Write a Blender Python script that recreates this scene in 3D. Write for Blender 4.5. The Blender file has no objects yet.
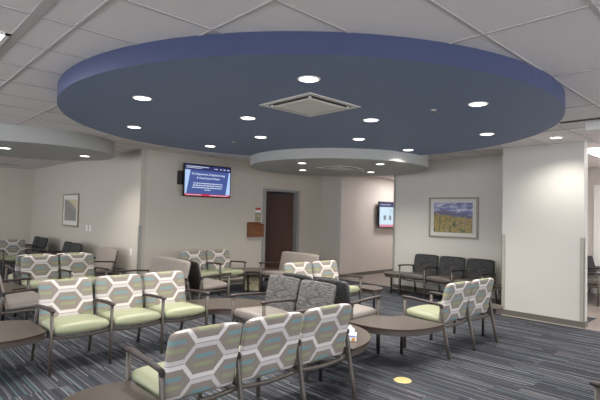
import bpy, bmesh, math, random
from mathutils import Vector, Matrix
random.seed(4)
SC = bpy.context.scene
COL = SC.collection
PI = math.pi

# ------------------------------------------------------------------ materials
def srgb(r, g, b):
    f = lambda c: ((c / 255) / 12.92 if c / 255 <= .04045 else (((c / 255) + .055) / 1.055) ** 2.4)
    return (f(r), f(g), f(b), 1)

class NT:
    """small helper around a node tree"""
    def __init__(s, name):
        s.m = bpy.data.materials.new(name); s.m.use_nodes = True
        s.t = s.m.node_tree; s.b = s.t.nodes['Principled BSDF']
    def n(s, kind, **kw):
        k = s.t.nodes.new(kind)
        for a, v in kw.items(): setattr(k, a, v)
        return k
    def put(s, node, i, v):
        if v is None: return
        if hasattr(v, 'is_output'): s.t.links.new(v, node.inputs[i])
        else: node.inputs[i].default_value = v
    def math(s, op, a, b=None, c=None, clamp=False):
        k = s.n('ShaderNodeMath', operation=op, use_clamp=clamp)
        s.put(k, 0, a); s.put(k, 1, b); s.put(k, 2, c)
        return k.outputs[0]
    def mix(s, f, a, b, mode='MIX'):
        k = s.n('ShaderNodeMix', data_type='RGBA', blend_type=mode)
        s.put(k, 0, f); s.put(k, 6, a); s.put(k, 7, b)
        return k.outputs[2]
    def obj_xyz(s, which='Object'):
        tc = s.n('ShaderNodeTexCoord'); sp = s.n('ShaderNodeSeparateXYZ')
        s.t.links.new(tc.outputs[which], sp.inputs[0])
        return tc.outputs[which], sp.outputs[0], sp.outputs[1], sp.outputs[2]
    def vec(s, x, y, z):
        k = s.n('ShaderNodeCombineXYZ'); s.put(k, 0, x); s.put(k, 1, y); s.put(k, 2, z)
        return k.outputs[0]
    def noise(s, v, scale, detail=2, rough=.5):
        k = s.n('ShaderNodeTexNoise'); s.put(k, 'Vector', v); s.put(k, 'Scale', scale)
        s.put(k, 'Detail', detail); s.put(k, 'Roughness', rough)
        return k.outputs[0]
    def white(s, v):
        k = s.n('ShaderNodeTexWhiteNoise', noise_dimensions='3D'); s.put(k, 'Vector', v)
        return k.outputs['Value']
    def ramp(s, f, stops, interp='LINEAR'):
        k = s.n('ShaderNodeValToRGB'); k.color_ramp.interpolation = interp
        e = k.color_ramp.elements
        while len(e) < len(stops): e.new(.5)
        for i, (p, c) in enumerate(stops): e[i].position = p; e[i].color = c
        s.put(k, 0, f); return k.outputs[0]
    def bump(s, h, strength=.2, dist=.01):
        k = s.n('ShaderNodeBump'); s.put(k, 'Height', h); s.put(k, 'Strength', strength); s.put(k, 'Distance', dist)
        s.t.links.new(k.outputs[0], s.b.inputs['Normal'])
    def done(s, col=None, rough=None, metal=None, spec=None):
        s.put(s.b, 'Base Color', col); s.put(s.b, 'Roughness', rough); s.put(s.b, 'Metallic', metal)
        s.put(s.b, 'Specular IOR Level', spec)
        return s.m

def plain(name, c, rough=.6, metal=0, var=.06, scale=9, spec=.5):
    k = NT(name); v, x, y, z = k.obj_xyz()
    f = k.noise(v, scale, 3)
    d = tuple(q * (1 - var) for q in c[:3]) + (1,); l = tuple(min(1, q * (1 + var)) for q in c[:3]) + (1,)
    return k.done(k.mix(f, d, l), rough, metal, spec)

def emit(name, c, st):
    k = NT(name); k.put(k.b, 'Base Color', (0, 0, 0, 1)); k.put(k.b, 'Emission Color', c); k.put(k.b, 'Emission Strength', st)
    k.put(k.b, 'Roughness', .4)
    return k.m

def wallmat(name, c):
    k = NT(name); v, x, y, z = k.obj_xyz()
    k.bump(k.noise(v, 160, 2), .06, .003)
    f = k.noise(v, 1.3, 2)
    return k.done(k.mix(f, tuple(q * .975 for q in c[:3]) + (1,), c), .62, 0, .35)

M = {}
M['wall'] = wallmat('wall_paint_greige', srgb(198, 191, 179))
M['wall_warm'] = wallmat('wall_paint_warm', srgb(188, 181, 170))
M['wall_light'] = wallmat('wall_paint_light', srgb(206, 203, 195))
M['wall_pier'] = wallmat('wall_paint_pier', srgb(197, 194, 187))
M['wall_pink'] = wallmat('wall_paint_cream', srgb(200, 193, 186))
M['white_paint'] = plain('white_paint', srgb(222, 220, 216), .5)
M['soffit_grey'] = wallmat('soffit_grey_paint', srgb(168, 168, 164))
M['blue'] = wallmat('blue_paint', srgb(64, 72, 104))
M['slate'] = wallmat('slate_blue_paint', srgb(111, 123, 147))
M['trim'] = plain('door_frame_grey', srgb(150, 148, 146), .45)
M['base'] = plain('vinyl_base_brown_grey', srgb(96, 92, 86), .5)
M['base_lip'] = plain('base_lip', srgb(168, 158, 146), .5)
M['guard'] = plain('corner_guard_vinyl', srgb(158, 156, 146), .45)
M['guard_pale'] = plain('corner_guard_pale', srgb(214, 208, 200), .4)
M['metal'] = plain('bronze_metal', srgb(92, 86, 80), .42, .35, .05)
M['metal_dark'] = plain('dark_metal', srgb(46, 43, 42), .45, .3, .05)
M['tbar'] = plain('ceiling_grid', srgb(184, 178, 175), .55)
M['vent_white'] = plain('vent_white', srgb(206, 202, 196), .5)
M['vent_dark'] = plain('vent_gap', srgb(74, 72, 69), .7)
M['black'] = plain('black_plastic', srgb(16, 16, 18), .35)
M['plate'] = plain('switch_plate_white', srgb(226, 224, 220), .4)
M['paper'] = plain('white_paper', srgb(238, 238, 240), .8)
M['brass'] = plain('brass', srgb(204, 190, 132), .45, .3, .05)
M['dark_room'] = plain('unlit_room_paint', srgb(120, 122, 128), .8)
M['lens'] = emit('downlight_lens', (1, .97, .92, 1), 3)
M['lens_panel'] = emit('troffer_lens', (1, .97, .93, 1), 7)
M['lens_far'] = emit('troffer_lens_far', (1, .96, .95, 1), 11)
M['scr_blue'] = emit('screen_blue', srgb(66, 84, 146), .5)
M['scr_navy'] = emit('screen_navy', srgb(42, 46, 96), .5)
M['scr_pale'] = emit('screen_pale', srgb(172, 200, 240), .5)
M['scr_white'] = emit('screen_white', srgb(226, 236, 250), .5)
M['scr_red'] = emit('screen_crimson', srgb(186, 22, 66), .5)
M['scr_ice'] = emit('screen_ice', srgb(200, 224, 240), .5)
M['scr_grey'] = emit('screen_grey', srgb(122, 126, 140), .5)
M['scr_pink'] = emit('screen_pink', srgb(214, 130, 158), .5)
M['vinyl_green'] = plain('green_vinyl', srgb(146, 150, 122), .45, 0, .04, 5)
M['vinyl_taupe'] = plain('taupe_vinyl', srgb(122, 115, 110), .52, 0, .04, 5)
M['vinyl_brown'] = plain('brown_grey_vinyl', srgb(82, 75, 70), .36, 0, .05, 5)
M['red'] = plain('sign_red', srgb(196, 66, 70), .5)
M['tan'] = plain('sign_tan', srgb(150, 142, 118), .5)
M['orange'] = plain('box_orange', srgb(236, 160, 60), .6)
M['lilac'] = plain('box_lilac', srgb(150, 158, 214), .6)
M['mat_board'] = plain('picture_mat', srgb(208, 206, 200), .7)
M['silver'] = plain('silver_frame', srgb(142, 132, 114), .4, .3)

def ceiling_mat():
    k = NT('mineral_fibre_tile'); v, x, y, z = k.obj_xyz()
    sp = k.noise(v, 260, 2, .7)
    k.bump(sp, .25, .004)
    return k.done(k.ramp(k.noise(v, 420, 1), [(.30, srgb(200, 194, 191)), (.42, srgb(224, 218, 215))]), .9, 0, .2)
M['ceiling'] = ceiling_mat()

def wood(name, a, b, rough=.45, axis=2):
    k = NT(name); v, x, y, z = k.obj_xyz()
    s = [38, 38, 38]; s[axis] = 2.5
    w = k.vec(k.math('MULTIPLY', x, s[0]), k.math('MULTIPLY', y, s[1]), k.math('MULTIPLY', z, s[2]))
    f = k.noise(w, 1, 4, .6)
    return k.done(k.ramp(f, [(.3, a), (.7, b)]), rough)
M['door_wood'] = wood('walnut_door', srgb(58, 29, 16), srgb(86, 47, 26), .6)
M['pocket_wood'] = wood('oak_wall_pocket', srgb(104, 62, 34), srgb(134, 84, 48), .45, 0)
M['arm_wood'] = wood('espresso_arm', srgb(34, 24, 23), srgb(50, 37, 35), .5, 1)
M['table_wood'] = wood('table_laminate', srgb(70, 63, 57), srgb(80, 73, 66), .28, 0)
M['table_edge'] = plain('table_edge_dark', srgb(66, 48, 42), .35)

def hex_fabric():
    """interlaced pale ribbons around elongated hexagons with a teal and a green dash in each"""
    k = NT('hexagon_ribbon_fabric'); v, x, y, z = k.obj_xyz()
    V, A, P = .245, .0435, .469
    ph = k.math('ABSOLUTE', x)
    ph = k.math('PINGPONG', ph, P / 2)                       # 0 at the middle of the back, P/2 a half period on
    t = k.math('MULTIPLY_ADD', ph, 4 / P, -1.0)             # -1 .. 1
    h = k.math('MULTIPLY', t, 3.3)
    h = k.math('MINIMUM', k.math('MAXIMUM', h, -1.0), 1.0)
    ah = k.math('MULTIPLY', h, A)
    def near(off, sign):
        q = k.math('SUBTRACT', z, off - 10 * V)
        q = k.math('SUBTRACT', q, ah) if sign > 0 else k.math('ADD', q, ah)
        m = k.math('FLOORED_MODULO', k.math('ADD', q, V / 2), V)
        return k.math('ABSOLUTE', k.math('SUBTRACT', m, V / 2))
    z0 = .795
    d0, d1 = near(z0, 1), near(z0 - V / 2, -1)
    # the slanted stretches run thicker vertically
    slope = k.math('LESS_THAN', k.math('ABSOLUTE', t), .303)
    wd = k.math('MULTIPLY_ADD', slope, .0085, .0162)
    sm = lambda d, w: k.math('MULTIPLY', k.math('SUBTRACT', w, d), 500, clamp=True)
    b0, b1 = sm(d0, wd), sm(d1, wd)
    # dashes: cell centre heights
    def dash(dz, hw, cx):
        # cx 0: cells in the middle; 1: cells a half period aside
        base = (z0 - A - V * .75 + A) if cx == 0 else (z0 - V * .25)
        q = k.math('FLOORED_MODULO', k.math('ADD', k.math('SUBTRACT', z, base + dz - 10 * V), V / 2), V)
        q = k.math('ABSOLUTE', k.math('SUBTRACT', q, V / 2))
        a = k.math('MULTIPLY', k.math('SUBTRACT', hw, q), 90, clamp=True)
        px = ph if cx == 0 else k.math('SUBTRACT', P / 2, ph)
        e = k.math('MULTIPLY', k.math('SUBTRACT', .086, px), 45, clamp=True)
        return k.math('MULTIPLY', a, e)
    teal = k.math('MAXIMUM', dash(.031, .019, 0), dash(.031, .019, 1))
    green = k.math('MAXIMUM', dash(-.027, .019, 0), dash(-.027, .019, 1))
    weave = k.noise(k.vec(k.math('MULTIPLY', x, 60), y, k.math('MULTIPLY', z, 400)), 1, 2)
    c = k.mix(weave, srgb(124, 116, 108), srgb(142, 133, 125))
    c = k.mix(k.math('MULTIPLY', teal, .9), c, srgb(108, 142, 147))
    c = k.mix(k.math('MULTIPLY', green, .85), c, srgb(140, 146, 112))
    c = k.mix(b1, c, srgb(186, 181, 180))
    c = k.mix(b0, c, srgb(204, 199, 196))
    k.bump(weave, .15, .002)
    return k.done(c, .78, 0, .25)
M['hex'] = hex_fabric()

def zebra(name, a, b):
    k = NT(name); v, x, y, z = k.obj_xyz()
    w = k.vec(k.math('MULTIPLY', x, 16), k.math('MULTIPLY', y, 16), k.math('MULTIPLY', z, 120))
    f = k.noise(w, 1, 3, .6)
    k.bump(f, .2, .003)
    return k.done(k.ramp(f, [(.38, a), (.6, b)]), .8, 0, .25)
M['zebra'] = zebra('grey_streak_fabric', srgb(60, 59, 60), srgb(106, 105, 104))
M['charcoal'] = zebra('charcoal_and_shade_streak_fabric', srgb(38, 38, 39), srgb(70, 70, 71))  # own colour of the charcoal rows; on zebra rears, shade painted in
M['rear_dark'] = plain('darker_back_rear', srgb(52, 48, 46), .85)  # rear faces of taupe backs, darker than their fronts
M['taupe_cloth'] = zebra('taupe_fabric', srgb(130, 122, 115), srgb(140, 132, 125))

def carpet():
    k = NT('striped_carpet_planks'); v, x, y, z = k.obj_xyz()
    pw, pl = .25, .8
    pi_ = k.math('FLOOR', k.math('DIVIDE', x, pw))
    off = k.white(k.vec(pi_, 3.3, 1.7))
    sg = k.math('FLOOR', k.math('ADD', k.math('DIVIDE', y, pl), k.math('MULTIPLY', off, 7)))
    def stripes(w, seed, frag):
        si = k.math('FLOOR', k.math('DIVIDE', x, w))
        r0 = k.white(k.vec(si, seed, 9.1))
        run = k.math('FLOOR', k.math('ADD', k.math('DIVIDE', y, frag), k.math('MULTIPLY', r0, 11)))
        return k.white(k.vec(si, k.math('ADD', run, seed), k.math('MULTIPLY', sg, 1.37)))
    a = stripes(.0105, 2.0, 1.6); b = stripes(.033, 5.0, 2.0); d = stripes(.0085, 8.0, 1.2)
    tone = k.ramp(b, [(0, srgb(46, 48, 55)), (.35, srgb(57, 59, 66)), (.7, srgb(71, 73, 79)), (.9, srgb(88, 89, 95))], 'CONSTANT')
    c = k.mix(k.math('GREATER_THAN', a, .60), tone, srgb(48, 51, 58))
    c = k.mix(k.math('GREATER_THAN', a, .80), c, srgb(34, 35, 40))
    c = k.mix(k.math('GREATER_THAN', d, .84), c, srgb(112, 111, 114))
    c = k.mix(k.math('GREATER_THAN', d, .93), c, srgb(142, 141, 143))
    c = k.mix(k.math('GREATER_THAN', d, .972), c, srgb(82, 112, 118))
    pile = k.noise(v, 220, 2, .7)
    c = k.mix(.25, c, k.ramp(pile, [(.3, srgb(36, 39, 46)), (.7, srgb(90, 93, 101))]), 'MIX')
    pt = k.white(k.vec(pi_, sg, 4.4))
    c = k.mix(k.math('MULTIPLY', pt,   .25), c, srgb(76, 73, 75))
    k.bump(pile, .5, .006)
    return k.done(c, .95, 0, .1)
M['carpet'] = carpet()

def planks():
    k = NT('vinyl_planks'); v, x, y, z = k.obj_xyz()
    i = k.math('FLOOR', k.math('DIVIDE', y, .16))
    j = k.math('FLOOR', k.math('ADD', k.math('DIVIDE', x, 1.1), k.white(k.vec(i, 1, 1))))
    f = k.white(k.vec(i, j, 2))
    g = k.noise(k.vec(k.math('MULTIPLY', x, 3), k.math('MULTIPLY', y, 40), z), 1, 3)
    c = k.mix(f, srgb(134, 125, 119), srgb(150, 141, 134))
    c = k.mix(k.math('MULTIPLY', g, .3), c, srgb(112, 98, 92))
    return k.done(c, .35)
M['planks'] = planks()

def landscape():
    k = NT('mountain_print'); v, x, y, z = k.obj_xyz()
    # local x along the picture, z up; picture .85 x .6
    n1 = k.math('SUBTRACT', k.noise(k.vec(k.math('MULTIPLY', x, 7), 0, 0), 1, 4), .5)
    ridge = k.math('SUBTRACT', k.math('MULTIPLY_ADD', n1, .12, .15), k.math('MULTIPLY', k.math('ABSOLUTE', k.math('ADD', x, .16)), .18))
    sky = k.ramp(k.noise(k.vec(k.math('MULTIPLY', x, 5), 0, k.math('MULTIPLY', z, 16)), 1, 3), [(.38, srgb(86, 88, 142)), (.55, srgb(150, 152, 186)), (.64, srgb(206, 206, 212))])
    hill = k.mix(k.noise(k.vec(k.math('MULTIPLY', x, 14), 7, k.math('MULTIPLY', z, 18)), 1, 2), srgb(58, 60, 96), srgb(112, 108, 132))
    trees = k.ramp(k.noise(k.vec(k.math('MULTIPLY', x, 13), 2, k.math('MULTIPLY', z, 10)), 1, 4, .65), [(.36, srgb(52, 58, 40)), (.45, srgb(112, 110, 58)), (.53, srgb(172, 146, 62)), (.60, srgb(120, 92, 62)), (.70, srgb(176, 158, 132))])
    c = k.mix(k.math('GREATER_THAN', z, ridge), hill, sky)
    edge = k.math('ADD', k.math('MULTIPLY_ADD', n1, .16, .035), k.math('MULTIPLY', x, -.10))
    c = k.mix(k.math('LESS_THAN', z, edge), c, trees)
    return k.done(c, .35)
M['print_mountain'] = landscape()

def greyprint():
    k = NT('grey_print'); v, x, y, z = k.obj_xyz()
    t = k.math('ADD', z, k.math('MULTIPLY', x, .35))
    f = k.noise(v, 9, 3)
    c = k.mix(f, srgb(126, 124, 122), srgb(146, 144, 142))
    c = k.mix(k.math('GREATER_THAN', t, .19), c, k.mix(f, srgb(184, 168, 130), srgb(198, 188, 158)))  # paler tan upper corner: a warm reflection painted into the print
    return k.done(c, .3)
M['print_grey'] = greyprint()

def leafprint():
    k = NT('leaf_pattern_box'); v, x, y, z = k.obj_xyz()
    return k.done(k.ramp(k.noise(v, 16, 2), [(.35, srgb(120, 112, 90)), (.5, srgb(196, 186, 158)), (.65, srgb(150, 146, 112))]), .7)
M['leafprint'] = leafprint()

# ------------------------------------------------------------------ mesh helpers
def link(name, me, parent=None, loc=(0, 0, 0), rot=0):
    o = bpy.data.objects.new(name, me); COL.objects.link(o)
    o.parent = parent; o.location = loc; o.rotation_euler = (0, 0, rot)
    return o
def mesh(name, bm, mats, smooth=False):
    me = bpy.data.meshes.new(name)
    bmesh.ops.recalc_face_normals(bm, faces=bm.faces)
    for f in bm.faces: f.smooth = smooth
    bm.to_mesh(me); bm.free()
    for m in (mats if isinstance(mats, (list, tuple)) else [mats]): me.materials.append(m)
    return me
def add_box(bm, x0, x1, y0, y1, z0, z1, bev=0, seg=2, mi=0):
    g = bmesh.ops.create_cube(bm, size=1)['verts']
    for v in g: v.co = Vector(((x0 + x1) / 2 + v.co.x * (x1 - x0), (y0 + y1) / 2 + v.co.y * (y1 - y0), (z0 + z1) / 2 + v.co.z * (z1 - z0)))
    fs = set(f for v in g for f in v.link_faces)
    for f in fs: f.material_index = mi
    if bev:
        es = set(e for v in g for e in v.link_edges)
        bmesh.ops.bevel(bm, geom=list(es), offset=bev, segments=seg, affect='EDGES', profile=.5)
    return bm
def box(x0, x1, y0, y1, z0, z1, bev=0, seg=2):
    return add_box(bmesh.new(), x0, x1, y0, y1, z0, z1, bev, seg)
def add_poly(bm, pts, z0, z1, side=0, cap=0):
    a = [bm.verts.new((x, y, z0)) for x, y in pts]; b = [bm.verts.new((x, y, z1)) for x, y in pts]
    f = bm.faces.new(a); f.material_index = cap
    f = bm.faces.new(b); f.material_index = cap
    n = len(pts)
    for i in range(n):
        f = bm.faces.new((a[i], a[(i + 1) % n], b[(i + 1) % n], b[i])); f.material_index = side
    return bm
def add_sweep(bm, pts, w, d, side=Vector((1, 0, 0)), rnd=.3):
    """rectangular bar (w along 'side', d across) with clipped corners along a polyline"""
    rings = []
    n = len(pts); P = [Vector(p) for p in pts]
    ws = w if isinstance(w, (list, tuple)) else [w] * n
    ds = d if isinstance(d, (list, tuple)) else [d] * n
    for i in range(n):
        t = (P[min(i + 1, n - 1)] - P[max(i - 1, 0)]).normalized()
        s = (side - t * side.dot(t)).normalized(); u = t.cross(s)
        a, b = ws[i] / 2, ds[i] / 2; c = min(a, b) * rnd
        prof = [(a - c, b), (a, b - c), (a, -b + c), (a - c, -b), (-a + c, -b), (-a, -b + c), (-a, b - c), (-a + c, b)]
        rings.append([bm.verts.new(P[i] + s * x + u * y) for x, y in prof])
    for r0, r1 in zip(rings, rings[1:]):
        for j in range(8): bm.faces.new((r0[j], r0[(j + 1) % 8], r1[(j + 1) % 8], r1[j]))
    bm.faces.new(rings[0]); bm.faces.new(rings[-1])
    return bm
def sweep(*a, **k): return add_sweep(bmesh.new(), *a, **k)
def add_disc(bm, x, y, z0, z1, r, seg=32, r1=None):
    r1 = r if r1 is None else r1
    a = [bm.verts.new((x + r * math.cos(2 * PI * i / seg), y + r * math.sin(2 * PI * i / seg), z0)) for i in range(seg)]
    b = [bm.verts.new((x + r1 * math.cos(2 * PI * i / seg), y + r1 * math.sin(2 * PI * i / seg), z1)) for i in range(seg)]
    bm.faces.new(a); bm.faces.new(b)
    for i in range(seg): bm.faces.new((a[i], a[(i + 1) % seg], b[(i + 1) % seg], b[i]))
    return bm
def pillow(hx, hy, T, px=8, q=2.4, n=16, rc=.05, fn=None):
    """closed cushion: rounded rectangle hx,hy (half sizes), thickness T, edges rolling to a seam; fn maps (a,b,p)->p"""
    bm = bmesh.new(); top, bot = {}, {}
    for i in range(n + 1):
        for j in range(n + 1):
            a = math.sin(PI / 2 * (2 * i / n - 1)); b = math.sin(PI / 2 * (2 * j / n - 1))
            x = hx * a * (1 - rc * abs(b) ** 10); y = hy * b * (1 - rc * abs(a) ** 10)
            t = T / 2 * max(0, (1 - abs(a) ** px) * (1 - abs(b) ** px)) ** (1 / q)
            edge = i in (0, n) or j in (0, n)
            p = Vector((x, y, t)); pb = Vector((x, y, -t))
            if fn: p = fn(a, b, p); pb = fn(a, b, pb)
            top[i, j] = bm.verts.new(p); bot[i, j] = top[i, j] if edge else bm.verts.new(pb)
    for i in range(n):
        for j in range(n):
            bm.faces.new((top[i, j], top[i + 1, j], top[i + 1, j + 1], top[i, j + 1]))
            q4 = (bot[i, j], bot[i, j + 1], bot[i + 1, j + 1], bot[i + 1, j])
            if len(set(q4)) == 4 and not all(v in (top[i, j], top[i + 1, j], top[i + 1, j + 1], top[i, j + 1]) for v in q4): bm.faces.new(q4).material_index = 1
    return bm
def root(name, label, cat, loc, rot=0, group=None):
    o = bpy.data.objects.new(name, None); COL.objects.link(o)
    o.empty_display_size = .1; o.location = loc; o.rotation_euler = (0, 0, rot)
    o['label'] = label; o['category'] = cat
    if group: o['group'] = group
    return o
def tag(o, label, cat, group=None):
    o['label'] = label; o['category'] = cat
    if group: o['group'] = group
    return o
def struct(name, bm, mats, label=None, smooth=False, parent=None):
    o = link(name, mesh(name, bm, mats, smooth), parent)
    if parent is None: o['kind'] = 'structure'
    if label: o['label'] = label
    return o
def text_mesh(s, size, mat, name):
    cu = bpy.data.curves.new(name, 'FONT'); cu.body = s; cu.size = size; cu.align_x = 'CENTER'; cu.align_y = 'CENTER'; cu.extrude = .0008
    o = bpy.data.objects.new(name, cu); COL.objects.link(o)
    bpy.context.view_layer.update()
    me = bpy.data.meshes.new_from_object(o.evaluated_get(bpy.context.evaluated_depsgraph_get()))
    bpy.data.objects.remove(o); bpy.data.curves.remove(cu)
    # stand it up: x stays, y -> z, facing -y
    for v in me.vertices: v.co = Vector((v.co.x, -v.co.z, v.co.y))
    me.materials.clear(); me.materials.append(mat); me.name = name
    return me

# ------------------------------------------------------------------ setting
H = 2.785
HALL = 2.66
def wall(name, x0, x1, y0, y1, z1=H, z0=0, mat='wall', label=None):
    return struct(name, box(x0, x1, y0, y1, z0, z1), M[mat], label)
# floor: carpet and the plank floors beyond it
bm = bmesh.new()
add_box(bm, -4.2, 7.86, -4.2, 16.3, -.1, 0); add_box(bm, 7.86, 8.9, 2.18, 8.7, -.1, 0)
struct('floor', bm, M['carpet'], 'dark grey carpet striped in grey and teal')
bm = bmesh.new()
add_box(bm, 8.9, 15.2, 3.2, 8.0, -.1, 0)
struct('floor.001', bm, M['planks'], 'brown plank floor of the corridor')
struct('floor.002', add_box(box(7.86, 12.2, -4.2, 2.18, -.1, 0), 8.9, 12.2, 2.18, 3.2, -.1, 0), M['planks'], 'brown plank floor of the room on the right')
# ceiling with its grid
bm = box(-4.2, 12.2, -4.2, 16.3, H, H + .1)
ceil = struct('ceiling', bm, M['ceiling'], 'white tile ceiling with a metal grid')
bm = bmesh.new()
ul = [1.012, 1.662] + [1.662 + 1.26 * i for i in range(1, 9)] + [.771 - 1.24 * i for i in range(0, 4)]
for u in ul:
    w = .03 if abs(u - .771) < .01 else .011
    add_box(bm, u - w, u + w, -4.1, 16.1 if u < 3.9 else 8.6 if u < 8.9 else 3, H - .006, H)
for i in range(-9, 24):
    v = 1.365 + .622 * i
    if v < 16: add_box(bm, -4.1, 3.97 if v > 8.6 else (8.7 if v > 2.2 else 11.9), v - .011, v + .011, H - .005, H)
g = struct('ceiling_grid', bm, M['tbar'], parent=ceil)
# walls
wall('wall_far', -4.2, 4.1, 16.1, 16.25, label='far end wall at the left')
wall('wall_left', 3.974, 4.094, 8.6, 16.1, mat='wall_warm', label='warm grey wall with the tall framed print')
DX0, DX1, DZ = 7.09, 8.10, 2.13       # the door opening
bm = box(4.094, DX0 - .03, 8.6, 8.72, 0, H); add_box(bm, DX1 + .03, 8.99, 8.6, 8.72, 0, H); add_box(bm, DX0 - .03, DX1 + .03, 8.6, 8.72, DZ + .03, H)
struct('wall_back', bm, M['wall'], 'back wall with the television and the door')
wall('wall_panel', 8.99, 9.11, 8.0, 8.72, label='short wall between the door and the corridor')
wall('wall_corridor', 8.99, 15.2, 7.88, 8.0, mat='wall_pink', label='corridor wall with the second television')
wall('wall_corridor_end', 15.1, 15.22, 5.98, 7.88, mat='wall_pink')
wall('wall_picture', 8.74, 8.88, 3.1, 6.1, mat='wall_light', label='wall with the framed mountain picture')
wall('wall_corridor_right', 8.88, 15.1, 5.98, 6.1, mat='wall_pink')
bm = box(8.88, 15.1, 6.1, 7.88, HALL, HALL + .06)
struct('ceiling.001', bm, M['ceiling'], 'corridor ceiling')
wall('wall_header', 8.74, 8.88, 6.1, 7.88, H, HALL, 'wall')
wall('wall_pier', 7.86, 8.03, 2.10, 3.31, mat='wall_pier', label='pale free-standing wall end at right')
wall('wall_divider', 8.03, 8.74, 3.16, 3.28)
wall('wall_divider.001', 8.88, 12.2, 3.16, 3.28, mat='wall_pink')
wall('wall_right_room', 12.0, 12.12, -4.2, 3.16, mat='wall_pink', label='cream wall of the room on the right')
# added glazed fronts, out of view, letting in fill light: sill, head, mullions
bm = box(-4.2, 12.0, -4.2, -4.08, 0, .3); add_box(bm, -4.2, 12.0, -4.2, -4.08, 2.62, H)
for i in range(8): add_box(bm, -4.2 + i * 2.3, -4.08 + i * 2.3, -4.2, -4.08, .3, 2.62)
struct('fill_wall_right', bm, M['wall_light'], 'added glazed front for fill light, unseen to the right of the camera')
bm = box(-4.2, -4.08, -4.08, 16.1, 0, .3); add_box(bm, -4.2, -4.08, -4.08, 16.1, 2.62, H)
for i in range(1, 9): add_box(bm, -4.2, -4.08, -4.08 + i * 2.3, -3.96 + i * 2.3, .3, 2.62)
struct('fill_wall_near', bm, M['wall'], 'added glazed front for fill light, unseen to the left of the camera')
struct('trim_1', box(11.93, 11.995, 2.74, 3.0, 0, 2.4), M['white_paint'], 'white post in the room on the right')
# room behind the door
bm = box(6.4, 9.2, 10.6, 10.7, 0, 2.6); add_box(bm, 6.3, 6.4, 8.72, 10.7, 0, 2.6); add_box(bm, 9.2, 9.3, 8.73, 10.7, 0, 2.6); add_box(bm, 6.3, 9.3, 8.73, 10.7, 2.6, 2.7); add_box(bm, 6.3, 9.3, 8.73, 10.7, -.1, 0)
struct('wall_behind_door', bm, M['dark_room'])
# baseboards
def baseb(name, x0, x1, y0, y1):
    bm = box(x0, x1, y0, y1, .012, .1, .004); add_box(bm, x0 - (.006 if y1 - y0 > x1 - x0 else 0), x1, y0 - (.006 if x1 - x0 > y1 - y0 else 0), y1, 0, .014, mi=1)
    return struct(name, bm, [M['base'], M['base_lip']])
baseb('baseboard_pier', 7.845, 7.859, 2.10, 3.31)
baseb('baseboard_pier.001', 7.86, 8.03, 2.086, 2.099)
baseb('baseboard_picture', 8.725, 8.739, 3.29, 6.1)
baseb('baseboard_back', 3.98, 7.0, 8.585, 8.599)
baseb('baseboard_back.001', 8.14, 8.985, 8.585, 8.599)
baseb('baseboard_left', 3.959, 3.973, 8.6, 16.09)
baseb('baseboard_corridor', 9.0, 15.0, 7.865, 7.879)
baseb('baseboard_panel', 8.975, 8.989, 7.88, 8.58)
# corner guards
def guard(name, x, y, sx, sy, z1, mat, z0=.1, leg=.055):
    """angle of two thin leaves at an outside corner; sx, sy: directions in which the leaves run"""
    bm = bmesh.new(); t = .006
    xs = sorted((x - sx * t, x + sx * leg)); ys = sorted((y - sy * t, y + sy * leg))
    add_box(bm, xs[0], xs[1], *sorted((y - sy * t, y)), z0, z1); add_box(bm, *sorted((x - sx * t, x)), ys[0], ys[1], z0, z1)
    return struct(name, bm, M[mat])
guard('trim_2', 7.86, 2.10, 1, 1, 1.34, 'guard')
guard('trim_3', 7.86, 3.31, 1, -1, 1.34, 'guard')
guard('trim_4', 3.974, 8.6, 1, 1, 1.31, 'guard')
guard('trim_5', 8.99, 7.88, 1, 1, HALL, 'guard_pale', leg=.035)
guard('trim_6', 8.74, 6.1, 1, -1, HALL, 'guard', leg=.045)
# hanging discs of the ceiling
def disc(name, cx, cy, R, z0, z1, mats, label, seg=128):
    bm = bmesh.new(); pts = [(cx + R * math.cos(2 * PI * i / seg), cy + R * math.sin(2 * PI * i / seg)) for i in range(seg)]
    add_poly(bm, pts, z0, z1, 0, 1)
    return struct(name, bm, mats, label)
ZB = 2.631
disc('ceiling_disc', 4.078, 4.145, 2.795, ZB, H - .001, [M['blue'], M['slate']], 'large blue disc hung under the tile ceiling')
Z2 = 2.471
disc('ceiling_disc.001', 6.63, 5.914, 1.66, Z2, H - .002, [M['soffit_grey'], M['soffit_grey']], 'small grey disc overlapping the blue one towards the corridor')
Z3 = 2.544
disc('ceiling_disc.002', 2.18, 8.87, 1.28, Z3, H - .001, [M['soffit_grey'], M['soffit_grey']], 'grey disc in the ceiling at far left')

# door
d = struct('door_1', add_box(add_box(box(DX0 - .09, DX0, 8.572, 8.735, 0, DZ + .06, .006), DX1, DX1 + .09, 8.572, 8.735, 0, DZ + .06, .006), DX0, DX1, 8.572, 8.735, DZ, DZ + .06, .006), M['trim'], 'grey steel frame with a walnut door standing ajar')
a = math.radians(32)
lf = link('door_leaf', mesh('door_leaf', box(-.99, 0, 0, .045, .01, DZ - .01, .003), M['door_wood']), d, (DX1 - .01, 8.70, 0), -a)
link('door_closer', mesh('door_closer', box(-.5, -.2, -.05, -.002, DZ - .09, DZ - .03, .006), M['metal_dark']), lf)
bm = bmesh.new(); 
for z in (.3, 1.1, 1.85): add_box(bm, -.012, .012, -.016, .012, z, z + .11, .003)
link('hinge', mesh('hinge', bm, M['trim']), d, (DX1 - .006, 8.69, 0))

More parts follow.
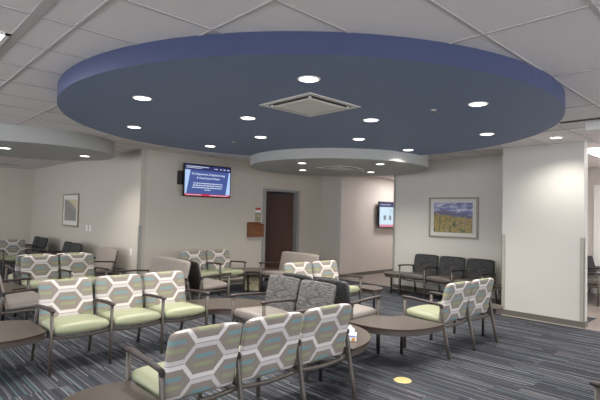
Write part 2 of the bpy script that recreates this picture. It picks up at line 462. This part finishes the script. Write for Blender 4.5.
# ------------------------------------------------------------------ chairs
ARM, BACKZ, YR = .62, .835, .614
CACHE = {}
def cached(key, fn):
    if key not in CACHE: CACHE[key] = fn()
    return CACHE[key]
def leg_front():
    return mesh('leg', sweep([(0, .012, 0), (0, .010, .3), (0, .006, ARM - .02)], .026, .034), M['metal'], True)
def leg_rear():
    return mesh('leg', sweep([(0, YR, 0), (0, .575, .18), (0, .535, .36), (0, .512, .5), (0, .495, ARM - .03)], .026, [.03, .034, .038, .036, .03]), M['metal'], True)
def arm_mesh():
    bm = sweep([(0, -.035, ARM - .012), (0, -.02, ARM - .008), (0, .08, ARM - .006), (0, .3, ARM - .016), (0, .46, ARM - .028), (0, .51, ARM - .034)],
               [.030, .052, .054, .046, .040, .034], [.014, .024, .026, .026, .026, .022], rnd=.55)
    return mesh('armrest', bm, M['arm_wood'], True)
def seat_frame_mesh(w):
    bm = bmesh.new(); h = w / 2 - .012
    n = 10                                              # curved front and rear rails, straight sides
    for y, z, sag in ((.03, .352, .022), (.505, .352, .022)):
        add_sweep(bm, [(-h + 2 * h * i / n, y, z - sag * (1 - (2 * i / n - 1) ** 2)) for i in range(n + 1)], .026, .030, Vector((0, 1, 0)))
    for s in (-1, 1): add_sweep(bm, [(s * (h - .03), .03, .352), (s * (h - .03), .505, .352)], .022, .028)
    return mesh('seat_frame', bm, M['metal'], True)
def cushion_mesh(w, mat):
    def fn(a, b, p):
        z = .412 + p.z * (1.0 if p.z > 0 else .95) + .012 * (1 - a * a) * (1 if p.z > 0 else 0)
        z -= .014 * (1 - a * a) * (0 if p.z > 0 else 1)
        return Vector((p.x, .222 + p.y, z + .008 * (-b)))
    return mesh('seat_cushion', pillow(w / 2 - .019, .242, .100, 9, 2.6, 18, .04, fn), [M[mat], M[mat]], True)
def back_mesh(w, mat, wide=False):
    hz = .232 if w < 1.2 else .243
    def fn(a, b, p):
        x = p.x * (1 + .0 * b)
        z = .371 + hz + p.y                                   # b: -1 bottom .. 1 top
        lean = .462 + .094 * ((b + 1) / 2) ** 1.15
        y = lean - p.z + .012 * (a * a - .5)              # wraps slightly round the sitter
        if b > 0: z -= .012 * abs(a) ** 4
        return Vector((x, y, z))
    return mesh('backrest', pillow(w / 2 - .016, hz, .064, 16, 3.2, 18, .035, fn), [M[mat], M[{'hex': 'hex', 'zebra': 'charcoal', 'charcoal': 'charcoal'}.get(mat, 'rear_dark')]], True)  # zebra rears take charcoal as painted-in shade; taupe rears are darker than fronts
def bracket_mesh():
    return mesh('arm_bracket', box(-.016, .016, .488, .522, ARM - .07, ARM - .025, .008), M['metal_dark'])
STY = {'green': ('vinyl_green', 'hex', 'hexagon-ribbon'), 'zebra': ('vinyl_taupe', 'zebra', ''), 'char': ('vinyl_brown', 'charcoal', ''), 'taupe': ('vinyl_taupe', 'taupe_cloth', '')}
def gang(name, label, cat, u, v, deg, n, style, w=.572, group=None, arms=None):
    """n linked seats; the front foot of the first joint stands at (u, v); seats face local -y"""
    t = root(name, label, cat, (u, v, 0), math.radians(deg), group)
    sm, bmn, _ = STY[style]
    for j in range(n + 1):
        link('leg', cached('lf', leg_front), t, (j * w, 0, 0)); link('leg', cached('lr', leg_rear), t, (j * w, 0, 0))
        link('armrest', cached('arm', arm_mesh), t, (j * w, 0, 0)); link('arm_bracket', cached('br', bracket_mesh), t, (j * w, 0, 0))
    for i in range(n):
        f = link('seat_frame', cached(('sf', w), lambda: seat_frame_mesh(w)), t, ((i + .5) * w, 0, 0))
        link('seat_cushion', cached(('sc', w, sm), lambda: cushion_mesh(w, sm)), f)
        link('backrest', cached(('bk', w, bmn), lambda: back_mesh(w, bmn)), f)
    return t
CH = 'row of chairs'
GP = 'rows of green-seat chairs with hexagon-pattern backs'
GZ = 'rows of chairs with grey streaked backs'
GC = 'rows of charcoal chairs'
GW = 'extra wide taupe chairs'
gang('chair_row', 'row of three pale green-seat chairs with hexagon-pattern backs, facing us at front left', CH, 1.405, 4.837, 0, 3, 'green', group=GP)
gang('chair_row', 'nearest row of three linked hexagon-pattern chairs, seen from behind at the bottom', CH, 3.18, 3.19, 179.2, 3, 'green', .581, GP)
gang('chair_row', 'pair of linked hexagon-pattern chairs seen from behind, right of the big shared table', CH, 6.057, 3.205, 177.8, 2, 'green', group=GP)
gang('chair_row', 'pair of linked hexagon-pattern chairs seen from the front, directly behind the front-left row', CH, 1.919, 7.761, .6, 2, 'green', group=GP)
gang('chair_row', 'pair of hexagon-pattern chairs showing above the grey streaked chairs in the middle', CH, 4.769, 4.812, -4, 2, 'green', group=GP)
gang('chair_row', 'pair of green-seat hexagon-pattern chairs against the back wall under the television', CH, 4.538, 7.503, -.6, 2, 'green', group=GP)
gang('chair_row', 'farthest green-seat hexagon-pattern chairs, at the left edge before the far wall', CH, 1.93, 12.3, 0, 2, 'green', group=GP)
gang('chair_row', 'hexagon-pattern chairs turned away, back to back behind the pair at left', CH, 3.05, 9.13, 180, 2, 'green', group=GP)
gang('chair_row', 'pair of linked chairs with grey streaked backs and taupe seats facing left in the middle', CH, 3.282, 4.543, -90, 2, 'zebra', group=GZ)
gang('chair_row', 'grey streaked chairs with taupe seats facing right, back to back with those facing left', CH, 4.65, 3.44, 90, 2, 'zebra', group=GZ)
gang('chair_row', 'row of three linked charcoal chairs along the wall under the mountain picture', CH, 8.01, 5.433, -90, 3, 'char', group=GC)
gang('chair_row', 'pair of charcoal chairs along the left wall under the tall framed print', CH, 3.10, 11.85, -90, 2, 'char', group=GC)
gang('chair_row', 'pair of charcoal chairs along the left wall, in the far corner', CH, 3.10, 14.35, -90, 2, 'char', group=GC)
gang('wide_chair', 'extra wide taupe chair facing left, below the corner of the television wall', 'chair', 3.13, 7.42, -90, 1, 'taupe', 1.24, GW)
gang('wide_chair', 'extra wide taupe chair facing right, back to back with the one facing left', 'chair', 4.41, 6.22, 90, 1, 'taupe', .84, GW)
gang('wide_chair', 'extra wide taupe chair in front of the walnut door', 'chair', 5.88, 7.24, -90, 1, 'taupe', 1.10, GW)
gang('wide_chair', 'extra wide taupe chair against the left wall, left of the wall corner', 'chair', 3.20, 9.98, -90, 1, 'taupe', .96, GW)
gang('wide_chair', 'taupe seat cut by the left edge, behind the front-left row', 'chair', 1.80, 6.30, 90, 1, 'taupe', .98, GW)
gang('chair_row', 'charcoal chairs in the bright room beyond the pale wall end', CH, 10.15, 2.46, 0, 3, 'char', group=GC)
gang('chair_row', 'chairs at the lower right corner, only one arm tip of them in the picture', CH, 4.40, .80, 180, 2, 'green', group=GP)

# ------------------------------------------------------------------ tables
def fan_pts(r, R, a0, a1, n=28, p=2.0):
    o = []
    for i in range(n + 1):
        a = a0 + (a1 - a0) * i / n; c, s = abs(math.cos(a)), abs(math.sin(a))
        q = R / (c ** p + s ** p) ** (1 / p)
        o.append((q * math.cos(a), q * math.sin(a)))
    i_ = [(r * math.cos(a1 + (a0 - a1) * i / n), r * math.sin(a1 + (a0 - a1) * i / n)) for i in range(n + 1)]
    return o + i_
def table(label, C, pts_fn, legs, group, dark=True):
    t = root('link_table', label, 'table', (C[0], C[1], 0), 0, group)
    bm = bmesh.new(); add_poly(bm, pts_fn(0), .398, .420, 1, 0)
    link('tabletop', mesh('tabletop', bm, [M['table_wood'], M['table_edge']]), t)
    bm = bmesh.new(); add_poly(bm, pts_fn(.018), .345, .398)
    link('apron', mesh('apron', bm, M['metal']), t)
    for x, y in legs:
        link('leg', mesh('leg', sweep([(x, y, 0), (x, y, .345)], .03, .03), M['metal_dark'], True), t)
    return t
GT = 'dark wood tables linking the chair rows'
def fan(label, C, quad, r=.25, R=.88, p=2.4):
    a0 = math.radians(quad); a1 = a0 + PI / 2
    def fn(i): return fan_pts(r + i, R - i, a0 + i / R * 1.0 + .02, a1 - i / R * 1.0 - .02, 28, p)
    lg = [((r + .08) * math.cos(a0 + q), (r + .08) * math.sin(a0 + q)) for q in (.35, PI / 2 - .35)]
    return table(label, C, fn, lg, GT)
fan('corner table between the grey streaked chairs and the right-hand pair seen from behind', (4.76, 3.405), 180, .24, .79, 3.0)
fan('corner table holding the tissue box, at the right end of the nearest row', (3.19, 3.385), 270, .22, .74, 2.1)
fan('corner table with a curved inner edge between the front-left row and the grey streaked chairs', (3.13, 4.56), 0, .26, .92)
fan('corner table at the back wall over the leaf-pattern box', (5.73, 7.27), 0, .25, .9)
fan('corner table at the left edge, left of the second row of hexagon-pattern chairs', (1.88, 7.49), 90, .25, .9)
fan('corner table right of the second row, mostly hidden by chair backs', (3.11, 7.51), 0, .25, .9)
def half(label, C, R, chord, rot, legs=((0, 0),)):
    """round end table whose side at distance 'chord' from the centre is cut straight"""
    def fn(i):
        r = R - i; a = math.acos(min(.99, (chord - i) / r)); n = 40
        q = [(r * math.cos(a + (2 * PI - 2 * a) * k / n), r * math.sin(a + (2 * PI - 2 * a) * k / n)) for k in range(n + 1)]
        c, s = math.cos(rot), math.sin(rot)
        return [(x * c - y * s, x * s + y * c) for x, y in q]
    return table(label, C, fn, legs, GT)
half('round end table at the left end of the front-left row', (1.03, 5.17), .45, .345, 0, ((-.1, .25),))
half('round end table at the bottom edge, left end of the nearest row', (1.235, 2.77), .40, .18, 0, ((-.1, 0),))
half('small end table at the right end of the right-hand pair seen from behind', (6.20, 2.88), .27, .11, PI, ((.05, 0),))
half('end table right of the pair showing above the grey streaked chairs', (6.13, 4.81), .28, .12, PI, ((.1, -.1),))
half('end table at the left end of the charcoal row by the corridor', (8.28, 5.64), .30, .16, -PI / 2, ((-.16, .06), (.16, .06)))
half('end table at the right end of the charcoal row, beside the pale wall end', (8.30, 3.50), .16, .14, PI / 2, ((-.08, 0),))

# ------------------------------------------------------------------ things
# tissue box
t = root('tissue_box', 'white tissue box with lilac and orange print on the corner table', 'tissue box', (3.43, 2.86, .4201), math.radians(38))
bm = box(-.058, .058, -.058, .058, 0, .058, .003)
ct = link('carton', mesh('carton', bm, M['paper']), t)
bm = bmesh.new()
for s in (-1, 1):
    add_box(bm, -.05, .05, s * .0585 - .0006, s * .0585 + .0006, .036, .052); add_box(bm, s * .0585 - .0006, s * .0585 + .0006, -.05, .05, .036, .052)
link('lilac_print', mesh('lilac_print', bm, M['lilac']), ct)
bm = bmesh.new()
for s in (-1, 1):
    for q in (-.03, .025):
        for z in (.018,):
            add_box(bm, q - .014, q + .014, s * .0588 - .0006, s * .0588 + .0006, z - .014, z + .012, .0005); add_box(bm, s * .0588 - .0006, s * .0588 + .0006, q - .014, q + .014, z - .014, z + .012, .0005)
link('orange_print', mesh('orange_print', bm, M['orange']), ct)
bm = bmesh.new(); N = 18; rings = []
for k in range(6):
    f = k / 5; R_ = [.026, .034, .044, .046, .034, .008][k]; z = .057 + .07 * f
    rings.append([bm.verts.new((R_ * (1 + .35 * math.sin(3 * a + f)) * math.cos(a), .75 * R_ * (1 + .3 * math.cos(4 * a)) * math.sin(a), z + .010 * math.sin(2 * a + 1) * f)) for a in [2 * PI * i / N for i in range(N)]])
for r0, r1 in zip(rings, rings[1:]):
    for i in range(N): bm.faces.new((r0[i], r0[(i + 1) % N], r1[(i + 1) % N], r1[i]))
bm.faces.new(rings[-1])
link('tissue', mesh('tissue', bm, M['paper'], True), t)
# floor outlet
t = root('floor_outlet', 'round brass floor outlet cover set in the carpet', 'outlet', (3.92, 2.60, 0))
link('flange', mesh('flange', add_disc(bmesh.new(), 0, 0, 0, .006, .085, 40, .078), M['brass'], False), t)
bm = add_disc(bmesh.new(), -.028, 0, .006, .010, .024, 24); add_disc(bm, .028, 0, .006, .010, .024, 24)
link('lid', mesh('lid', bm, M['brass']), t)
# leaf-patterned box under the back table
t = root('storage_box', 'leaf-patterned tan box on the floor under the corner table by the door', 'box', (6.05, 7.72, 0), math.radians(-45))
link('body', mesh('body', box(-.16, .16, -.13, .13, 0, .27, .012), M['leafprint']), t)
link('lid', mesh('lid', box(-.166, .166, -.136, .136, .27, .30, .008), M['leafprint']), t)

# televisions (built facing -y, origin at the lower left corner of the panel)
def tv(name, label, x, y, z, w, h):
    t = root(name, label, 'television', (x, y, z))
    link('housing', mesh('housing', add_box(box(0, w, 0, .045, 0, h, .006), w * .2, w * .8, .045, .075, h * .2, h * .8, .01), M['black']), t)
    return t
def flat(parent, name, x0, x1, z0, z1, mat, y=-.002, skew=(0, 0)):
    bm = bmesh.new()
    a = [bm.verts.new(p) for p in ((x0, y, z0), (x1, y, z0), (x1 + skew[1], y, z1), (x0 + skew[0], y, z1))]
    b = [bm.verts.new((v.co.x, y + .0015, v.co.z)) for v in a]
    bm.faces.new(a); bm.faces.new(b[::-1])
    for i in range(4): bm.faces.new((a[i], a[(i + 1) % 4], b[(i + 1) % 4], b[i]))
    return link(name, mesh(name, bm, M[mat]), parent)
W_, H_ = 1.15, .68
t = tv('television', 'wall television with a blue slide about the Department of Ophthalmology, on the back wall', 4.815, 8.455, 1.905, W_, H_)
b = .022
s = flat(t, 'screen', b, W_ - b, b, H_ - b, 'scr_blue')
top, bot = H_ - b - .105, b + .04
flat(s, 'header_bar', b, W_ - b, top, H_ - b, 'scr_navy', -.004)
flat(s, 'footer_bar', b, W_ - b, b, bot, 'scr_red', -.004)
flat(s, 'left_panel', b, b + .035, bot, top, 'scr_pale', -.004, (0, .09))
flat(s, 'right_panel', W_ - b - .11, W_ - b, bot, top, 'scr_pale', -.004, (.075, 0))
for tx, sz, zz in (('The Department of Ophthalmology', .057, .475), ('& Visual Science Mission', .057, .395)):
    o = link('slide_title', text_mesh(tx, sz, M['scr_white'], 'slide_title'), s, (W_ * .505, -.005, zz))
def greek(parent, rows, name='text_line', mat='scr_white', y=-.0055):
    for x0, x1, z, hh in rows:
        bm = bmesh.new(); x = x0
        while x < x1:
            l = min(random.uniform(.02, .06), x1 - x)
            add_box(bm, x, x + l, y, y + .001, z - hh / 2, z + hh / 2); x += l + .012
        link(name, mesh(name, bm, M[mat]), parent)
greek(s, [(.22, .93, .285, .016), (.21, .93, .240, .016), (.19, .92, .195, .016), (.49, .63, .150, .016)])
greek(s, [(.05, .58, .625, .014), (.05, .42, .595, .010), (.72, .80, .605, .014), (.87, .90, .605, .02), (.95, 1.0, .605, .02), (1.05, 1.10, .605, .02)])
greek(s, [(.05, .42, b + .02, .010), (.62, 1.08, b + .02, .010)])
link('wall_mount', mesh('wall_mount', add_box(box(-.07, .5, .075, .143, .24, .52, .005), -.07, -.02, .03, .09, .26, .5, .005), M['black']), t)

W2, H2 = 1.25, .72
t = tv('television', 'television with a pale screen and three small figures, on the corridor wall', 10.42, 7.75, 1.285, W2, H2)
s = flat(t, 'screen', .02, W2 - .02, .02, H2 - .02, 'scr_ice')
flat(s, 'header_bar', .02, W2 - .02, H2 - .15, H2 - .02, 'scr_navy', -.004)
flat(s, 'footer_bar', .02, W2 - .02, .02, .085, 'scr_pink', -.004)
for q in range(4): flat(s, 'figure', .20 + .25 * q, .31 + .25 * q, .21, .34, 'scr_grey', -.004)
greek(s, [(.42, .95, .50, .014), (.5, .9, .455, .014), (.45, .9, .40, .012)], mat='scr_grey')
greek(s, [(.06, .5, H2 - .085, .016)])
link('wall_mount', mesh('wall_mount', box(.3, .9, .075, .128, .2, .5, .004), M['black']), t)

# pictures: local x along the picture, facing local -y
def picture(name, label, cx, cy, cz, rot, w, h, fr, mt, art, frmat):
    t = root(name, label, 'picture', (cx, cy, cz), rot)
    bm = bmesh.new()
    add_box(bm, -w / 2, w / 2, 0, .03, -h / 2, -h / 2 + fr, .004); add_box(bm, -w / 2, w / 2, 0, .03, h / 2 - fr, h / 2, .004)
    add_box(bm, -w / 2, -w / 2 + fr, 0, .03, -h / 2 + fr, h / 2 - fr, .004); add_box(bm, w / 2 - fr, w / 2, 0, .03, -h / 2 + fr, h / 2 - fr, .004)
    link('frame', mesh('frame', bm, M[frmat]), t)
    link('mat_board', mesh('mat_board', box(-w / 2 + fr, w / 2 - fr, .012, .028, -h / 2 + fr, h / 2 - fr), M['mat_board']), t)
    link('print', mesh('print', box(-w / 2 + fr + mt, w / 2 - fr - mt, .009, .0118, -h / 2 + fr + mt, h / 2 - fr - mt), M[art]), t)
    return t
picture('framed_picture', 'framed landscape of autumn hills and mountains on the wall over the charcoal row', 8.708, 4.67, 1.597, -PI / 2, 1.06, .82, .035, .075, 'print_mountain', 'silver')
picture('framed_print', 'tall grey framed print on the left wall', 3.943, 12.50, 1.565, -PI / 2, 1.16, .83, .04, .11, 'print_grey', 'silver')
# wall plates
def plate(name, label, loc, rot, w, h, cat, toggles, group=None):
    t = root(name, label, cat, loc, rot, group)
    link('cover_plate', mesh('cover_plate', box(-w / 2, w / 2, 0, .008, -h / 2, h / 2, .003), M['plate']), t)
    for k in range(toggles):
        link('toggle', mesh('toggle', box(-.012, .012, -.004, 0, -.03, .03, .002), M['white_paint']), t, ((k - (toggles - 1) / 2) * .046, 0, 0))
    return t
plate('wall_switch', 'left one of two white switch plates on the left wall under the print', (3.966, 11.36, 1.16), -PI / 2, .10, .14, 'switch', 1, 'white switch plates')
plate('wall_switch', 'right one of two white switch plates on the left wall under the print', (3.966, 11.14, 1.16), -PI / 2, .10, .14, 'switch', 1, 'white switch plates')
plate('wall_switch', 'low white plate on the left wall just left of the wall corner', (3.966, 8.93, .77), -PI / 2, .08, .13, 'switch', 0)
# sign and wall pocket beside the door
t = root('door_sign', 'small room sign with red and white top over a tan plate, beside the door', 'sign', (6.86, 8.585, 1.56))
link('tan_plate', mesh('tan_plate', box(-.075, .075, 0, .014, -.15, .05, .003), M['tan']), t)
link('red_header', mesh('red_header', box(-.075, .075, -.002, .012, .11, .165, .003), M['red']), t)
link('white_insert', mesh('white_insert', box(-.075, .075, 0, .012, .055, .11, .003), M['paper']), t)
bm = bmesh.new(); add_box(bm, -.035, .035, -.002, .004, -.04, -.01); 
link('raised_symbol', mesh('raised_symbol', bm, M['vent_white']), t)
t = root('wall_pocket', 'wooden file pocket on the back wall left of the door', 'file holder', (6.75, 8.46, 1.05))
bm = box(-.2, .2, 0, .02, 0, .27, .004); add_box(bm, -.2, .2, .12, .138, 0, .34, .004)
add_box(bm, -.2, -.182, .02, .12, 0, .30, .003); add_box(bm, .182, .2, .02, .12, 0, .30, .003); add_box(bm, -.18, .18, .02, .12, 0, .018)
link('body', mesh('body', bm, M['pocket_wood']), t)
link('front_slot', mesh('front_slot', box(-.16, .16, -.012, 0, .19, .26, .004), M['pocket_wood']), t)

# ------------------------------------------------------------------ ceiling fittings
LAMPS = []
def downlight(label, u, v, z, power=1.0, size=.074, spot=True):
    t = root('downlight', label, 'ceiling light', (u, v, z), 0, 'round recessed downlights')
    bm = bmesh.new(); n = 32
    rr = [(size, 0), (size + .016, 0), (size + .014, -.006), (size, -.006)]
    R_ = [[bm.verts.new((r * math.cos(2 * PI * i / n), r * math.sin(2 * PI * i / n), zz)) for i in range(n)] for r, zz in rr]
    for a_, b_ in zip(R_, R_[1:] + R_[:1]):
        for i in range(n): bm.faces.new((a_[i], a_[(i + 1) % n], b_[(i + 1) % n], b_[i]))
    link('trim_ring', mesh('trim_ring', bm, M['white_paint'], True), t)
    link('lamp_lens', mesh('lamp_lens', add_disc(bmesh.new(), 0, 0, -.004, -.0005, size, 32), M['lens']), t)
    LAMPS.append((u, v, z - .02, power))
B = [(2.50, 2.55, 'downlight in the blue disc just in front of the square vent'), (4.08, 1.95, 'downlight near the right rim of the blue disc, the upper of two'),
     (1.90, 4.14, 'downlight near the left rim of the blue disc, the upper of two'), (2.50, 5.65, 'downlight near the left rim of the blue disc, the lower of two'),
     (3.09, 4.09, 'downlight in the blue disc just left of the square vent, nearer'), (4.03, 3.13, 'downlight in the blue disc just right of the square vent, nearer'),
     (3.98, 4.97, 'downlight in the blue disc left of the vent, farther'), (4.93, 4.03, 'downlight in the blue disc right of the vent, beside the grey disc rim'),
     (4.02, 6.28, 'downlight at the far edge of the blue disc over the television'), (5.60, 2.56, 'downlight near the right rim of the blue disc, the lower of two'),
     (6.20, 4.08, 'downlight in the blue disc shining on the rim of the small grey disc')]
for u, v, l in B: downlight(l, u, v, ZB)
for u, v, l in [(5.53, 5.76, 'front left one of four downlights in the small grey disc'), (6.40, 6.64, 'back left one of four downlights in the small grey disc'),
                (6.39, 4.75, 'front right one of four downlights in the small grey disc'), (7.44, 5.76, 'back right one of four downlights in the small grey disc')]:
    downlight(l, u, v, Z2, .8, .066)
downlight('left one of two downlights in the far left grey disc', 1.73, 8.70, Z3)
downlight('right one of two downlights in the far left grey disc', 2.96, 8.70, Z3)
downlight('downlight in the tile ceiling in front of the pale wall end', 7.29, 2.31, H - .001, .75)

def vent(label, u, v, z, s=.32):
    t = root('ceiling_vent', label, 'vent', (u, v, z), 0, 'square ceiling vents')
    q = s * .85; bm = bmesh.new()
    for x0, x1, y0, y1 in ((-s, s, -s, -q), (-s, s, q, s), (-s, -q, -q, q), (q, s, -q, q)): add_box(bm, x0, x1, y0, y1, -.007, .0005)
    link('border', mesh('border', bm, M['vent_white']), t)
    link('throat', mesh('throat', box(-s * .84, s * .84, -s * .84, s * .84, -.004, -.001), M['vent_dark']), t)
    bm = bmesh.new()
    a = [bm.verts.new((x * s * .66, y * s * .66, -.022)) for x, y in ((-1, -1), (1, -1), (1, 1), (-1, 1))]
    c = [bm.verts.new((x * s * .73, y * s * .73, -.013)) for x, y in ((-1, -1), (1, -1), (1, 1), (-1, 1))]
    bm.faces.new(a); bm.faces.new(c)
    for i in range(4): bm.faces.new((a[i], a[(i + 1) % 4], c[(i + 1) % 4], c[i]))
    link('deflector', mesh('deflector', bm, M['vent_white']), t)
    bm = bmesh.new()
    for x, y in ((-1, -1), (1, -1), (1, 1), (-1, 1)): add_box(bm, x * s * .74 - .01, x * s * .74 + .01, y * s * .74 - .01, y * s * .74 + .01, -.018, -.003)
    link('bracket', mesh('bracket', bm, M['vent_white']), t)
vent('square white air vent in the middle of the blue disc', 3.125, 3.165, ZB, .345)
vent('square air vent in the small grey disc', 6.51, 5.76, Z2)
vent('air vent in the tile ceiling near the far left corner', 3.1, 14.9, H - .006, .28)
def sprinkler(label, u, v, z):
    t = root('sprinkler', label, 'sprinkler', (u, v, z), 0, 'ceiling sprinklers')
    link('escutcheon', mesh('escutcheon', add_disc(bmesh.new(), 0, 0, -.008, .004, .028, 20), M['tbar']), t)
    link('head', mesh('head', add_disc(add_disc(bmesh.new(), 0, 0, -.035, -.008, .008, 12), 0, 0, -.040, -.035, .016, 16), M['metal']), t)
sprinkler('sprinkler head in the blue disc near the right rim', 4.04, 2.38, ZB)
sprinkler('sprinkler head in the blue disc beyond the left lights', 4.01, 5.63, ZB)
sprinkler('sprinkler head in the small grey disc', 7.19, 5.77, Z2)
def troffer(label, u0, u1, v0, v1, z, mat='lens_panel'):
    t = root('troffer', label, 'ceiling light', ((u0 + u1) / 2, (v0 + v1) / 2, z), 0, 'fluorescent ceiling panels')
    a, b_ = (u1 - u0) / 2, (v1 - v0) / 2
    bm = bmesh.new()
    for x0, x1, y0, y1 in ((-a, a, -b_, -b_ + .03), (-a, a, b_ - .03, b_), (-a, -a + .03, -b_, b_), (a - .03, a, -b_, b_)): add_box(bm, x0, x1, y0, y1, -.008, 0)
    link('frame', mesh('frame', bm, M['white_paint']), t)
    link('diffuser', mesh('diffuser', box(-a + .03, a - .03, -b_ + .03, b_ - .03, -.005, -.001), M[mat]), t)
troffer('fluorescent panel at the upper left edge', .12, .74, 3.70, 4.94, H - .006)
for i, (u, v) in enumerate([(-1.6, 6.2), (-1.6, 1.2), (.12, -1.9), (3.0, -2.4), (6.0, -2.4), (-1.6, 11.2), (.12, 12.4)]):
    troffer(['fluorescent panel of the room left of the picture', 'fluorescent panel left of the camera', 'fluorescent panel behind the camera', 'fluorescent panel right of the camera', 'fluorescent panel at far right of the waiting room', 'fluorescent panel in the far left of the room', 'fluorescent panel over the far left chairs'][i], u, u + .62, v, v + 1.24, H - .006)
troffer('bright fluorescent panel in the room on the right', 8.66, 9.88, 1.55, 2.42, H - .006, 'lens_far')
troffer('fluorescent panel farther inside the room on the right', 9.2, 10.4, -1.2, -.5, H - .006, 'lens_far')
troffer('fluorescent panel of the corridor', 10.4, 11.6, 6.75, 7.3, HALL - .002, 'lens_far')
troffer('fluorescent panel at the corridor end', 13.0, 14.2, 6.75, 7.3, HALL - .002, 'lens_far')
# slot diffuser with a small hanging sign near the right edge
t = root('slot_diffuser', 'dark linear air slot in the tile ceiling at the right edge', 'vent', (6.2, 1.0, H - .006))
link('slot', mesh('slot', box(-.03, .03, -1.0, .92, -.006, 0), M['vent_dark']), t)
t = root('hanging_sign', 'small blank white sign hanging from the ceiling slot at the right edge', 'sign', (6.27, 1.58, H - .012))
link('panel', mesh('panel', box(-.006, .006, -.075, .085, -.105, -.012, .002), M['plate']), t)
link('hanger', mesh('hanger', box(-.004, .004, -.06, .07, -.012, 0), M['tbar']), t)
# round sign on the far wall of the right room
t = root('round_sign', 'round red and white sign on the cream wall of the right-hand room', 'sign', (11.985, 2.52, 1.62), -PI / 2)
def vdisc(r, y0, y1, mat, name, par):
    bm = add_disc(bmesh.new(), 0, 0, 0, y1 - y0, r, 28)
    for v_ in bm.verts: v_.co = Vector((v_.co.x, y0 + v_.co.z, v_.co.y))
    return link(name, mesh(name, bm, M[mat]), par)
vdisc(.13, 0, .012, 'red', 'red_ring', t); vdisc(.085, -.002, 0, 'lilac', 'centre', t)

# ------------------------------------------------------------------ light and camera
for u, v, z, p in LAMPS:
    l = bpy.data.lights.new('downlight_beam', 'SPOT'); l.energy = 62 * p; l.spot_size = math.radians(142); l.spot_blend = .8; l.shadow_soft_size = .07; l.color = (1, .95, .88)
    o = bpy.data.objects.new('downlight_beam', l); COL.objects.link(o); o.location = (u, v, z)
w = bpy.data.worlds.new('World'); SC.world = w; w.use_nodes = True
w.node_tree.nodes['Background'].inputs[0].default_value = (.9, .93, 1, 1); w.node_tree.nodes['Background'].inputs[1].default_value = 1.9

cam = bpy.data.cameras.new('Camera'); co = bpy.data.objects.new('Camera', cam); COL.objects.link(co); SC.camera = co
cam.sensor_width = 36; cam.sensor_fit = 'HORIZONTAL'; cam.lens = 467 / 600 * 36; cam.clip_start = .05; cam.clip_end = 60
pt, ro, ya = math.radians(1.83), math.radians(1.35), math.radians(46.3)
F0 = Vector((0, math.cos(pt), math.sin(pt))); U0 = Vector((0, -math.sin(pt), math.cos(pt))); R0 = Vector((1, 0, 0))
Rr = R0 * math.cos(ro) + U0 * math.sin(ro); Ur = -R0 * math.sin(ro) + U0 * math.cos(ro)
sn, cs = math.sin(ya), math.cos(ya)
T = Matrix(((sn, cs, 0), (-cs, sn, 0), (0, 0, 1)))
F_, R_, U_ = T @ F0, T @ Rr, T @ Ur
co.matrix_world = Matrix(((R_.x, U_.x, -F_.x, 0), (R_.y, U_.y, -F_.y, 0), (R_.z, U_.z, -F_.z, 1.581), (0, 0, 0, 1)))
vs = SC.view_settings; SC.display_settings.display_device = 'sRGB'
vs.view_transform = 'Standard'; vs.look = 'None'; vs.exposure = 1.12; vs.gamma = 1; vs.use_curve_mapping = False
try:
    SC.cycles.use_denoising = True; SC.cycles.max_bounces = 8; SC.cycles.diffuse_bounces = 5; SC.cycles.sample_clamp_indirect = 6
except Exception: pass
